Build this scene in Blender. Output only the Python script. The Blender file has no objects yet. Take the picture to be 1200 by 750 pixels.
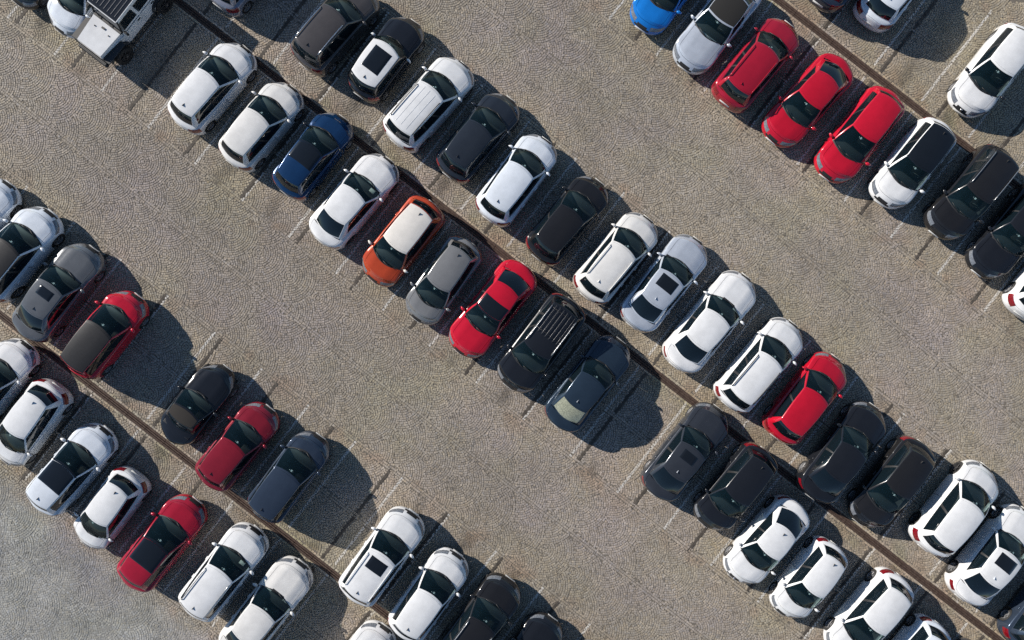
import bpy, math, random
import numpy as np
from mathutils import Vector, Matrix

random.seed(7)
rng = np.random.default_rng(11)
scene = bpy.context.scene
col = scene.collection

# ------------------------------------------------------------------ camera, sky, sun, exposure
S = 27.5            # photo pixels per metre on the ground (measured from the 2.5 m bays)
HCAM = 30.0         # drone height
cam_d = bpy.data.cameras.new("drone_camera")
cam_d.sensor_width = 36.0
cam_d.lens = 36.0 * S * HCAM / 1200.0
cam_d.clip_start = 0.5
cam_d.clip_end = 2000.0
cam = bpy.data.objects.new("drone_camera", cam_d)
cam.location = (0, 0, HCAM)
col.objects.link(cam)
scene.camera = cam

SUN_EL = math.radians(23.6)
SUN_DIR = Vector((0.862, -0.507, 0)).normalized()          # the way the shadows fall
world = bpy.data.worlds.new("World")
scene.world = world
world.use_nodes = True
wn = world.node_tree.nodes
sky = wn.new("ShaderNodeTexSky")
sky.sky_type = 'NISHITA'
sky.sun_disc = False
sky.sun_elevation = SUN_EL
sky.sun_rotation = math.atan2(-SUN_DIR.x, -SUN_DIR.y)
sky.altitude = 50
sky.air_density = 1.0
sky.dust_density = 0.0
sky.ozone_density = 3.0
world.node_tree.links.new(sky.outputs[0], wn["Background"].inputs[0])
wn["Background"].inputs[1].default_value = 0.07

sun_d = bpy.data.lights.new("sun", 'SUN')
sun_d.energy = 5.0
sun_d.angle = math.radians(0.6)
sun_d.color = (1.0, 0.94, 0.86)
sun = bpy.data.objects.new("sun", sun_d)
lv = Vector((SUN_DIR.x * math.cos(SUN_EL), SUN_DIR.y * math.cos(SUN_EL), -math.sin(SUN_EL)))
sun.rotation_euler = lv.to_track_quat('-Z', 'Y').to_euler()
sun.location = (-40, 20, 40)
col.objects.link(sun)

vs = scene.view_settings
vs.view_transform = 'Standard'
vs.look = 'None'
vs.exposure = 0.5
vs.gamma = 1.0
vs.use_curve_mapping = False
scene.cycles.caustics_reflective = False
scene.cycles.caustics_refractive = False
scene.cycles.sample_clamp_indirect = 2.0
scene.cycles.use_denoising = False            # the denoiser smears the fine sett pattern

# ------------------------------------------------------------------ the lot's own axes
# A runs along the rows of bays, B across them; both in metres from the point under the drone.
DA = np.array((0.789, -0.614)); DB = np.array((0.614, 0.789))
A0 = (600 * 0.789 + 375 * 0.614) / S
B0 = (600 * 0.614 - 375 * 0.789) / S
def aw(a_px): return a_px / S - A0
def bw(b_px): return b_px / S - B0
def ab_xy(a, b):
    return a * DA[0] + b * DB[0], a * DA[1] + b * DB[1]
ROWANG = math.atan2(DA[1], DA[0])
def gpx(px, py, z=0.0):
    k = (HCAM - z) / HCAM / S
    return (px - 600) * k, (375 - py) * k

# ------------------------------------------------------------------ materials
def new_mat(name):
    m = bpy.data.materials.new(name)
    m.use_nodes = True
    nt = m.node_tree
    return m, nt, nt.nodes["Principled BSDF"]

def noise_node(nt, scale, detail=3, rough=0.5, obj=True):
    tc = nt.nodes.new("ShaderNodeTexCoord")
    n = nt.nodes.new("ShaderNodeTexNoise")
    n.inputs["Scale"].default_value = scale
    n.inputs["Detail"].default_value = detail
    n.inputs["Roughness"].default_value = rough
    nt.links.new(tc.outputs["Object"], n.inputs["Vector"])
    return n

def ramp(nt, src, stops):
    r = nt.nodes.new("ShaderNodeValToRGB")
    els = r.color_ramp.elements
    while len(els) < len(stops):
        els.new(0.5)
    for e, (p, c) in zip(els, stops):
        e.position = p
        e.color = (*c, 1) if len(c) == 3 else c
    nt.links.new(src, r.inputs[0])
    return r

_paints = {}
def paint(name, rgb, metallic=0.0, rough=0.20, coat=1.0):
    if name in _paints:
        return _paints[name]
    m, nt, p = new_mat(name)
    n = noise_node(nt, 2.2, 4, 0.6)
    d = [c * 0.90 for c in rgb]; l = [min(1, c * 1.05) for c in rgb]
    r = ramp(nt, n.outputs[0], [(0.3, d), (0.65, l)])
    nt.links.new(r.outputs[0], p.inputs["Base Color"])
    n2 = noise_node(nt, 9.0, 4, 0.7)
    mr = nt.nodes.new("ShaderNodeMapRange")
    mr.inputs[3].default_value = rough - 0.04; mr.inputs[4].default_value = rough + 0.05
    nt.links.new(n2.outputs[0], mr.inputs[0]); nt.links.new(mr.outputs[0], p.inputs["Roughness"])
    p.inputs["Metallic"].default_value = metallic
    p.inputs["Coat Weight"].default_value = coat * (0.75 if max(rgb) < 0.1 else 1.0)
    p.inputs["Coat Roughness"].default_value = 0.03
    p.inputs["Specular IOR Level"].default_value = 0.3
    _paints[name] = m
    return m

PAINT = {
    'white': paint('white_paint', (0.73, 0.73, 0.725)),
    'pearl': paint('pearl_paint', (0.70, 0.685, 0.655)),
    'coolwhite': paint('cool_white_paint', (0.66, 0.70, 0.75)),
    'silver': paint('silver_paint', (0.56, 0.60, 0.66), 0.35, 0.22),
    'steel': paint('steel_paint', (0.27, 0.28, 0.33), 0.3),
    'grey': paint('grey_paint', (0.135, 0.14, 0.145), 0.3),
    'midgrey': paint('mid_grey_paint', (0.21, 0.21, 0.21), 0.2),
    'dgrey': paint('dark_grey_paint', (0.040, 0.045, 0.055), 0.3),
    'brown': paint('brown_grey_paint', (0.085, 0.076, 0.072), 0.3),
    'slate': paint('slate_paint', (0.028, 0.034, 0.044), 0.3),
    'bluegrey': paint('blue_grey_paint', (0.040, 0.056, 0.085), 0.4),
    'navy': paint('navy_paint', (0.024, 0.040, 0.062), 0.3),
    'black': paint('black_paint', (0.011, 0.012, 0.015)),
    'softblack': paint('warm_black_paint', (0.0135, 0.013, 0.0135)),
    'blue': paint('blue_paint', (0.007, 0.036, 0.105), 0.3),
    'brightblue': paint('bright_blue_paint', (0.008, 0.17, 0.56), 0.1),
    'red': paint('red_paint', (0.43, 0.006, 0.021)),
    'scarlet': paint('scarlet_paint', (0.48, 0.007, 0.024)),
    'crimson': paint('crimson_paint', (0.35, 0.009, 0.026), 0.1),
    'maroon': paint('maroon_paint', (0.23, 0.011, 0.022), 0.2),
    'orange': paint('orange_paint', (0.43, 0.054, 0.014), 0.1),
    'cream': paint('cream_roof_paint', (0.72, 0.68, 0.62)),
    'glassblack': paint('glass_roof', (0.008, 0.010, 0.013), 0.0, 0.12),
    'satinblack': paint('satin_black_roof', (0.023, 0.022, 0.022), 0.0, 0.42, 0.3),
}
def simple(name, rgb, rough, metallic=0.0, coat=0.0, scale=30.0, var=0.12):
    m, nt, p = new_mat(name)
    n = noise_node(nt, scale, 3, 0.6)
    r = ramp(nt, n.outputs[0], [(0.3, [c * (1 - var) for c in rgb]), (0.7, [min(1, c * (1 + var)) for c in rgb])])
    nt.links.new(r.outputs[0], p.inputs["Base Color"])
    p.inputs["Roughness"].default_value = rough
    p.inputs["Metallic"].default_value = metallic
    p.inputs["Coat Weight"].default_value = coat
    return m
M_PLASTIC = simple('black_plastic', (0.018, 0.018, 0.019), 0.5)
M_TYRE = simple('tyre_rubber', (0.022, 0.021, 0.020), 0.85)
M_RIM = simple('alloy_rim', (0.20, 0.20, 0.205), 0.4, 0.3)
M_RIMDARK = simple('dark_rim', (0.05, 0.05, 0.052), 0.4, 0.6)
M_UNDER = simple('underbody', (0.012, 0.012, 0.012), 0.9)
M_SEAT = simple('seat_cloth', (0.06, 0.058, 0.056), 0.85)
M_SEATLIGHT = simple('seat_leather', (0.20, 0.17, 0.13), 0.6)
M_DASH = simple('dash_plastic', (0.034, 0.034, 0.036), 0.6)
M_RACK = simple('rack_metal', (0.13, 0.13, 0.135), 0.35, 0.6)
M_CHROME = simple('chrome', (0.72, 0.72, 0.74), 0.16, 1.0)
M_SATIN = simple('satin_rail', (0.42, 0.43, 0.44), 0.32, 0.9)
M_PLATE = simple('licence_plate', (0.70, 0.70, 0.68), 0.45)
M_CANVAS = simple('soft_top_canvas', (0.014, 0.013, 0.012), 0.9, scale=120)
M_CANVASB = simple('brown_soft_top', (0.020, 0.0165, 0.014), 0.9, scale=120)
M_STICKER = simple('white_sticker', (0.85, 0.85, 0.83), 0.5)
M_PAPER = simple('paper_card', (0.62, 0.60, 0.55), 0.8)

def glass_mat(name, tint, base, mix):
    m, nt, p = new_mat(name)
    p.inputs["Base Color"].default_value = (*base, 1)
    p.inputs["Roughness"].default_value = 0.03
    p.inputs["IOR"].default_value = 1.75
    tr = nt.nodes.new("ShaderNodeBsdfTransparent")
    tr.inputs[0].default_value = (*tint, 1)
    n = noise_node(nt, 1.7, 3)
    mr = nt.nodes.new("ShaderNodeMapRange")
    mr.inputs[3].default_value = mix - 0.06; mr.inputs[4].default_value = mix + 0.06
    nt.links.new(n.outputs[0], mr.inputs[0])
    mx = nt.nodes.new("ShaderNodeMixShader")
    nt.links.new(mr.outputs[0], mx.inputs[0])
    nt.links.new(p.outputs[0], mx.inputs[1]); nt.links.new(tr.outputs[0], mx.inputs[2])
    nt.links.new(mx.outputs[0], nt.nodes["Material Output"].inputs[0])
    return m
M_GLASS = glass_mat('window_glass', (0.72, 0.86, 0.86), (0.008, 0.024, 0.031), 0.68)
M_TINT = glass_mat('tinted_glass', (0.32, 0.36, 0.38), (0.005, 0.010, 0.014), 0.16)
M_ROOFGLASS = PAINT['glassblack']

def lamp_mat(name, rgb, rough):
    m, nt, p = new_mat(name)
    n = noise_node(nt, 22.0, 2)
    r = ramp(nt, n.outputs[0], [(0.35, [c * 0.55 for c in rgb]), (0.65, rgb)])
    nt.links.new(r.outputs[0], p.inputs["Base Color"])
    p.inputs["Roughness"].default_value = rough
    p.inputs["Coat Weight"].default_value = 1.0
    p.inputs["Coat Roughness"].default_value = 0.02
    return m
M_HEAD = lamp_mat('headlight_lens', (0.19, 0.205, 0.23), 0.15)
M_TAIL = lamp_mat('tail_light_lens', (0.22, 0.005, 0.012), 0.2)

# stones: colour comes from each stone's own attribute
def stone_mat():
    m, nt, p = new_mat('granite_sett')
    at = nt.nodes.new("ShaderNodeAttribute"); at.attribute_name = 'stone_colour'
    n = noise_node(nt, 38.0, 4, 0.7)
    mr = nt.nodes.new("ShaderNodeMapRange")
    mr.inputs[1].default_value = 0.25; mr.inputs[2].default_value = 0.75
    mr.inputs[3].default_value = 0.84; mr.inputs[4].default_value = 1.16
    nt.links.new(n.outputs[0], mr.inputs[0])
    mul = nt.nodes.new("ShaderNodeVectorMath"); mul.operation = 'SCALE'
    nt.links.new(at.outputs[0], mul.inputs[0]); nt.links.new(mr.outputs[0], mul.inputs[3])
    nt.links.new(mul.outputs[0], p.inputs["Base Color"])
    p.inputs["Roughness"].default_value = 0.78
    p.inputs["Specular IOR Level"].default_value = 0.35
    return m
M_STONE = stone_mat()
def painted_mat():
    m = M_STONE.copy(); m.name = 'painted_sett'
    nt = m.node_tree; p = nt.nodes["Principled BSDF"]
    src = p.inputs["Base Color"].links[0].from_socket
    tc = nt.nodes.new("ShaderNodeTexCoord")
    def math_(op, a, b):
        n = nt.nodes.new("ShaderNodeMath"); n.operation = op
        for i, v in enumerate((a, b)):
            if v is None: continue
            if isinstance(v, (int, float)): n.inputs[i].default_value = v
            else: nt.links.new(v, n.inputs[i])
        return n.outputs[0]
    d = nt.nodes.new("ShaderNodeVectorMath"); d.operation = 'DOT_PRODUCT'; d.inputs[1].default_value = (DA[0], DA[1], 0)
    nt.links.new(tc.outputs["Object"], d.inputs[0])
    per = 69.6 / S
    wob = noise_node(nt, 1.3, 2)
    a = math_('ADD', d.outputs["Value"], math_('MULTIPLY', math_('SUBTRACT', wob.outputs[0], 0.5), 0.03))
    fr = math_('PINGPONG', math_('SUBTRACT', a, aw(20)), per / 2)
    edge = math_('LESS_THAN', fr, 0.050)
    wear = noise_node(nt, 16.0, 5, 0.8); big = noise_node(nt, 0.9, 3)
    wv = math_('ADD', wear.outputs[0], math_('MULTIPLY', math_('SUBTRACT', big.outputs[0], 0.5), 0.75))
    mr = nt.nodes.new("ShaderNodeMapRange"); mr.inputs[1].default_value = 0.14; mr.inputs[2].default_value = 0.46
    mr.inputs[4].default_value = 0.85
    nt.links.new(wv, mr.inputs[0])
    mx = nt.nodes.new("ShaderNodeMix"); mx.data_type = 'RGBA'
    nt.links.new(math_('MULTIPLY', edge, mr.outputs[0]), mx.inputs[0])
    nt.links.new(src, mx.inputs[6]); mx.inputs[7].default_value = (0.60, 0.575, 0.53, 1)
    nt.links.new(mx.outputs[2], p.inputs["Base Color"])
    return m
M_PAINTED = painted_mat()

def ground_mat():
    m, nt, p = new_mat('joint_sand')
    tc = nt.nodes.new("ShaderNodeTexCoord")
    n = noise_node(nt, 14.0, 5, 0.7)
    n2 = noise_node(nt, 0.25, 4, 0.6)
    r = ramp(nt, n.outputs[0], [(0.3, (0.118, 0.102, 0.081)), (0.7, (0.195, 0.168, 0.135))])
    # the old aisle at lower left is choked with grey sand
    mp = nt.nodes.new("ShaderNodeVectorMath"); mp.operation = 'DOT_PRODUCT'; mp.inputs[1].default_value = (DB[0], DB[1], 0)
    nt.links.new(tc.outputs["Object"], mp.inputs[0])
    old = nt.nodes.new("ShaderNodeMapRange"); old.inputs[1].default_value = bw(-432); old.inputs[2].default_value = bw(-455)
    nt.links.new(mp.outputs["Value"], old.inputs[0])
    nf = noise_node(nt, 17.0, 6, 0.85)
    rg = ramp(nt, nf.outputs[0], [(0.38, (0.08, 0.078, 0.07)), (0.5, (0.255, 0.247, 0.226)), (0.64, (0.40, 0.39, 0.36))])
    bp = nt.nodes.new("ShaderNodeBump"); bp.inputs["Strength"].default_value = 0.6; bp.inputs["Distance"].default_value = 0.02
    nt.links.new(nf.outputs[0], bp.inputs["Height"]); nt.links.new(bp.outputs[0], p.inputs["Normal"])
    mo = nt.nodes.new("ShaderNodeMix"); mo.data_type = 'RGBA'
    nt.links.new(old.outputs[0], mo.inputs[0]); nt.links.new(r.outputs[0], mo.inputs[6]); nt.links.new(rg.outputs[0], mo.inputs[7])
    # beyond the setts that are built one by one: the same paving as a pattern of cells
    v = nt.nodes.new("ShaderNodeTexVoronoi"); v.feature = 'F1'; v.inputs["Scale"].default_value = 9.5
    nt.links.new(tc.outputs["Object"], v.inputs["Vector"])
    v2 = nt.nodes.new("ShaderNodeTexVoronoi"); v2.feature = 'DISTANCE_TO_EDGE'; v2.inputs["Scale"].default_value = 9.5
    nt.links.new(tc.outputs["Object"], v2.inputs["Vector"])
    sep = nt.nodes.new("ShaderNodeSeparateColor"); nt.links.new(v.outputs["Color"], sep.inputs[0])
    rc = ramp(nt, sep.outputs[0], [(0.0, (0.17, 0.155, 0.135)), (1.0, (0.40, 0.365, 0.32))])
    edge = ramp(nt, v2.outputs[0], [(0.02, (0, 0, 0)), (0.07, (1, 1, 1))])
    mixs = nt.nodes.new("ShaderNodeMix"); mixs.data_type = 'RGBA'
    nt.links.new(edge.outputs[0], mixs.inputs[0]); nt.links.new(r.outputs[0], mixs.inputs[6]); nt.links.new(rc.outputs[0], mixs.inputs[7])
    # inside the built field only the joints show
    sx = nt.nodes.new("ShaderNodeSeparateXYZ"); nt.links.new(tc.outputs["Object"], sx.inputs[0])
    def inside(sock, lim):
        a = nt.nodes.new("ShaderNodeMath"); a.operation = 'ABSOLUTE'; nt.links.new(sock, a.inputs[0])
        b = nt.nodes.new("ShaderNodeMath"); b.operation = 'LESS_THAN'; nt.links.new(a.outputs[0], b.inputs[0]); b.inputs[1].default_value = lim
        return b
    ix, iy = inside(sx.outputs[0], FX), inside(sx.outputs[1], FY)
    mm = nt.nodes.new("ShaderNodeMath"); mm.operation = 'MULTIPLY'
    nt.links.new(ix.outputs[0], mm.inputs[0]); nt.links.new(iy.outputs[0], mm.inputs[1])
    fin = nt.nodes.new("ShaderNodeMix"); fin.data_type = 'RGBA'
    nt.links.new(mm.outputs[0], fin.inputs[0]); nt.links.new(mixs.outputs[2], fin.inputs[6]); nt.links.new(mo.outputs[2], fin.inputs[7])
    nt.links.new(fin.outputs[2], p.inputs["Base Color"])
    p.inputs["Roughness"].default_value = 0.95
    return m
FX, FY = 24.4, 16.2
M_GROUND = ground_mat()

def channel_mat():
    m, nt, p = new_mat('brown_channel_stone')
    n = noise_node(nt, 7.0, 5, 0.75)
    r = ramp(nt, n.outputs[0], [(0.25, (0.028, 0.017, 0.013)), (0.5, (0.066, 0.040, 0.030)), (0.74, (0.130, 0.090, 0.066))])
    nt.links.new(r.outputs[0], p.inputs["Base Color"])
    p.inputs["Roughness"].default_value = 0.85
    return m
M_CHANNEL = channel_mat()

# ------------------------------------------------------------------ mesh helpers
def mesh_obj(name, verts, faces, mat, parent=None, smooth=True, me=None):
    if me is None:
        me = bpy.data.meshes.new(name)
        me.from_pydata([tuple(v) for v in verts], [], faces)
        me.materials.append(mat)
        if smooth:
            me.polygons.foreach_set('use_smooth', [True] * len(me.polygons))
        me.update()
    o = bpy.data.objects.new(name, me)
    col.objects.link(o)
    if parent is not None:
        o.parent = parent
    return o

def tag(o, label, cat=None, group=None, kind=None):
    if label: o["label"] = label
    if cat: o["category"] = cat
    if group: o["group"] = group
    if kind: o["kind"] = kind
    return o

def rbox(cx, cy, cz, lx, ly, lz, b=0.02, taper=1.0):
    """bevelled box: verts, faces; taper scales the top"""
    hx, hy, hz = lx / 2, ly / 2, lz / 2
    b = min(b, hx * 0.8, hy * 0.8, hz * 0.8)
    V, F = [], []
    rings = [(-hz, b), (-hz + b, 0), (hz - b, 0), (hz, b)]
    for k, (z, ins) in enumerate(rings):
        t = 1 + (taper - 1) * (z + hz) / (2 * hz)
        X, Y = (hx - ins) * t, (hy - ins) * t
        c = b * 0.9
        pts = [(X, Y - c), (X - c, Y), (-X + c, Y), (-X, Y - c), (-X, -Y + c), (-X + c, -Y), (X - c, -Y), (X, -Y + c)]
        V += [(cx + x, cy + y, cz + z) for x, y in pts]
    for k in range(3):
        for i in range(8):
            j = (i + 1) % 8
            F.append((k * 8 + i, k * 8 + j, k * 8 + 8 + j, k * 8 + 8 + i))
    F.append(tuple(range(7, -1, -1)))
    F.append(tuple(range(24, 32)))
    return V, F

def join(*parts):
    V, F = [], []
    for v, f in parts:
        n = len(V)
        V += list(v); F += [tuple(i + n for i in q) for q in f]
    return V, F

def lathe_y(profile, n):
    V, F = [], []
    for r, y in profile:
        for i in range(n):
            a = 2 * math.pi * i / n
            V.append((r * math.cos(a), y, r * math.sin(a)))
    for k in range(len(profile) - 1):
        for i in range(n):
            j = (i + 1) % n
            F.append((k * n + i, k * n + j, (k + 1) * n + j, (k + 1) * n + i))
    return V, F

def tube(points, r, n=6):
    V, F = [], []
    pts = [Vector(p) for p in points]
    for k, p in enumerate(pts):
        d = (pts[min(k + 1, len(pts) - 1)] - pts[max(k - 1, 0)]).normalized()
        up = Vector((0, 0, 1)) if abs(d.z) < 0.9 else Vector((0, 1, 0))
        s = d.cross(up).normalized(); u = s.cross(d)
        for i in range(n):
            a = 2 * math.pi * i / n
            V.append(tuple(p + (s * math.cos(a) + u * math.sin(a)) * r))
    for k in range(len(pts) - 1):
        for i in range(n):
            j = (i + 1) % n
            F.append((k * n + i, (k + 1) * n + i, (k + 1) * n + j, k * n + j))
    F.append(tuple(range(n))); F.append(tuple(range((len(pts) - 1) * n + n - 1, (len(pts) - 1) * n - 1, -1)))
    return V, F

def sstep(t):
    t = max(0.0, min(1.0, t))
    return t * t * (3 - 2 * t)
def lerp(a, b, t): return a + (b - a) * t

# ------------------------------------------------------------------ the ground and its setts
RAILS = [-291.0, 127.0, 560.0]                    # the three drains, across-lot position in photo pixels
RAIL_B = [bw(b) for b in RAILS]
gV, gF = [], []
edges = [-400.0] + [e for rb in RAIL_B for e in (rb - 0.150, rb + 0.150)] + [400.0]
for k in range(0, len(edges), 2):
    n0 = len(gV)
    for a_, b_ in ((-400, edges[k]), (400, edges[k]), (400, edges[k + 1]), (-400, edges[k + 1])):
        gV.append((*ab_xy(a_, b_), -0.010))
    gF.append((n0, n0 + 1, n0 + 2, n0 + 3))
for rb in RAIL_B:                                 # the bed under each drain
    n0 = len(gV)
    for a_, b_ in ((-400, rb - 0.155), (400, rb - 0.155), (400, rb + 0.155), (-400, rb + 0.155)):
        gV.append((*ab_xy(a_, b_), -0.075))
    gF.append((n0, n0 + 1, n0 + 2, n0 + 3))
ground = mesh_obj('ground', gV, gF, M_GROUND, smooth=False)
tag(ground, 'wide car park floor paved with small granite setts in fans', kind='structure')

BANDS = [bw(b) for b in (-571, -501, -430, -361, -221, -152, -82, -12, 58, 198, 269, 343, 418, 489, 631, 702, 773)]
WHITE_A = [aw(20 + 69.6 * k) for k in range(-8, 26)]
DARK_A = [aw(31 + 83.5 * k) for k in range(-7, 22)]
ROWS = [(bw(-431), bw(-298)), (bw(-284), bw(-154)), (bw(-14), bw(120)), (bw(134), bw(269)), (bw(418), bw(553)), (bw(567), bw(702))]

def value_noise(x, y, cell, seed):
    g = np.random.default_rng(seed).random((140, 140))
    fx = x / cell + 61.3; fy = y / cell + 57.7
    ix = np.floor(fx).astype(int); iy = np.floor(fy).astype(int)
    tx = fx - ix; ty = fy - iy
    tx = tx * tx * (3 - 2 * tx); ty = ty * ty * (3 - 2 * ty)
    ix %= 139; iy %= 139
    return (g[ix, iy] * (1 - tx) + g[ix + 1, iy] * tx) * (1 - ty) + (g[ix, iy + 1] * (1 - tx) + g[ix + 1, iy + 1] * tx) * ty

def build_setts():
    R = 35.0 / S
    amax = 31.0
    out = []
    # fans: rings of setts round centres set like fish scales, open side towards -A
    Q = 0.62 * R                         # how far each row of fans steps along the rows
    kk = np.arange(-int(amax / Q) - 1, int(amax / Q) + 2)
    rings = []
    nr = 13
    t = R / nr
    for r_i in range(nr):
        r = (r_i + 0.5) * t
        n = max(4, int(round(2 * math.pi * r / 0.096)))
        rings.append((r, n))
    for k in kk:
        ac = k * Q
        nb = int(32 / (2 * R)) + 1
        for j in range(-nb, nb + 1):
            bc = bw(-12) + (2 * j + (k % 2)) * R
            if bc < -24 or bc > 24: continue
            x0, y0 = ab_xy(ac, bc)
            if abs(x0) > FX + 2 or abs(y0) > FY + 2: continue
            for r, n in rings:
                ph = rng.random() * 2 * math.pi
                th = ph + (np.arange(n) + rng.normal(0, 0.07, n)) * 2 * math.pi / n
                rr = r + rng.normal(0, 0.005, n)
                a = ac + rr * np.cos(th); b = bc + rr * np.sin(th)
                keep = np.ones(n, bool)
                for dk, djs in ((-1, (-R, R)), (-2, (0.0, -2 * R, 2 * R)), (-3, (-R, R))):
                    for dj in djs:
                        keep &= (a - (ac + dk * Q)) ** 2 + (b - (bc + dj)) ** 2 > (R - 0.01) ** 2
                if not keep.any(): continue
                m = keep.sum()
                half_t = math.pi * r / n
                out.append(np.stack([a[keep], b[keep], th[keep] + math.pi / 2, np.full(m, half_t), np.full(m, t / 2)], 1))
    st = np.concatenate(out)
    # leave room for the straight bands, the drains and the dark dividing rows
    mask = np.ones(len(st), bool)
    for bb in BANDS: mask &= np.abs(st[:, 1] - bb) > 0.125
    for bb in RAIL_B: mask &= np.abs(st[:, 1] - bb) > 0.275
    for (b0, b1) in ROWS:
        inrow = (st[:, 1] > b0) & (st[:, 1] < b1)
        for d in DARK_A:
            mask &= ~(inrow & (np.abs(st[:, 0] - d) < 0.085))
    st = st[mask]
    typ = np.zeros(len(st), int)
    ext, et = [], []
    for bb in BANDS:
        for off in (-0.055, 0.055):
            a = np.arange(-amax, amax, 0.097); a = a + rng.normal(0, 0.006, len(a))
            ext.append(np.stack([a, np.full(len(a), bb + off) + rng.normal(0, 0.004, len(a)), rng.normal(0, 0.05, len(a)), np.full(len(a), 0.0485), np.full(len(a), 0.053)], 1))
            et.append(np.zeros(len(a), int))
    for bb in RAIL_B:
        for off in (-0.205, 0.205):
            a = np.arange(-amax, amax, 0.115); a = a + rng.normal(0, 0.012, len(a))
            ext.append(np.stack([a, np.full(len(a), bb + off) + rng.normal(0, 0.006, len(a)), rng.normal(0, 0.03, len(a)), np.full(len(a), 0.0575), np.full(len(a), 0.052)], 1))
            et.append(np.full(len(a), 1))
    st = np.concatenate([st] + ext); typ = np.concatenate([typ] + et)
    x, y = ab_xy(st[:, 0], st[:, 1])
    k = (np.abs(x) < FX) & (np.abs(y) < FY)
    return st[k], typ[k]

def colours(st, typ):
    n = len(st)
    a, b = st[:, 0], st[:, 1]
    x, y = ab_xy(a, b)
    base = np.tile(np.array((0.322, 0.280, 0.224)), (n, 1))
    v = np.exp(rng.normal(0, 0.10, n))
    lane = np.zeros(n)
    for b0, b1 in ((bw(-152), bw(-12)), (bw(269), bw(418))):
        c = (b0 + b1) / 2; h = (b1 - b0) / 2
        lane = np.maximum(lane, np.clip(1.25 - np.abs(b - c) / h, 0, 1))
    n1 = value_noise(x, y, 1.7, 3); n2 = value_noise(x, y, 0.6, 4); n3 = value_noise(x, y, 5.0, 5)
    purple = np.array((0.316, 0.275, 0.231)); tan = np.array((0.350, 0.294, 0.218))
    w = (lane * (0.35 + 0.65 * n1))[:, None]
    base = base * (1 - w) + purple * w
    w = ((1 - lane) * np.clip(n1 * 1.3 - 0.25, 0, 1) * 0.85)[:, None]
    base = base * (1 - w) + tan * w
    # the aisle beyond the last row is greyer, older paving
    far = np.clip((bw(-425) - b) / 1.2, 0, 1) * np.clip(0.65 + 0.7 * n1, 0, 1)
    base = base * (1 - far[:, None]) + (np.array((0.312, 0.304, 0.280)) * (0.74 + 0.30 * value_noise(x, y, 0.45, 71) + 0.26 * value_noise(x, y, 1.3, 72))[:, None]) * far[:, None]
    hue = (value_noise(x, y, 1.1, 61) + value_noise(x, y, 2.9, 62) - 1.0)
    base = base * (1 + np.stack([0.015 * hue, -0.01 * hue, 0.11 * hue], 1))
    tint = rng.normal(0, 1, n)
    base = base * (1 + np.stack([0.02 * tint, 0.004 * tint, -0.03 * tint], 1))
    v *= 0.80 + 0.20 * n3 + 0.12 * n2 + 0.12 * n1
    # wheel paths along the aisles
    for b0, b1 in ((bw(-152), bw(-12)), (bw(269), bw(418))):
        c = (b0 + b1) / 2
        for off in (-1.55, -0.15, 0.75, 1.9):
            wob = 0.35 * (value_noise(a, a * 0 + off, 4.0, 90) - 0.5)
            v *= 1 - 0.085 * np.exp(-((b - c - off - wob) / 0.2) ** 2) * np.clip(value_noise(x, y, 2.5, 91) * 1.8 - 0.3, 0, 1)
    dark = rng.random(n) < 0.035
    v[dark] *= 0.68
    # oil and tyre marks in the middle of the bays
    for (b0, b1) in ROWS:
        m = (b > b0) & (b < b1)
        ph = ((a - WHITE_A[0]) / (69.6 / S)) % 1.0
        spot = np.exp(-((ph - 0.5) / 0.13) ** 2) * np.clip(value_noise(x, y, 0.9, 8) * 2.2 - 1.15, 0, 1)
        v = np.where(m, v * (1 - 0.55 * spot), v)
    v[typ == 1] *= 1.18
    # rusty drips where noses and tails stand over the bay ends
    for (b0, b1) in ROWS:
        for e in (b0, b1):
            w = (np.exp(-((b - e) / 0.55) ** 2) * np.clip(value_noise(x, y, 0.55, 41) * 2.6 - 1.45, 0, 1) * 0.7)[:, None]
            base = base * (1 - w) + np.array((0.30, 0.215, 0.15)) * w
    rust = value_noise(x, y, 1.1, 21)
    near = np.zeros(n)
    for rb in RAIL_B: near = np.maximum(near, np.clip(1 - (np.abs(b - rb) - 0.2) / 0.9, 0, 1))
    w = (near * np.clip(rust * 2 - 0.9, 0, 1) * 0.5)[:, None]
    base = base * (1 - w) + np.array((0.30, 0.215, 0.15)) * w
    w = (near * np.clip(value_noise(x, y, 0.7, 52) * 2.4 - 1.35, 0, 1) * 0.6)[:, None]
    base = base * (1 - w) + np.array((0.225, 0.222, 0.125)) * w
    return np.clip(base * v[:, None], 0.02, 0.75)

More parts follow.
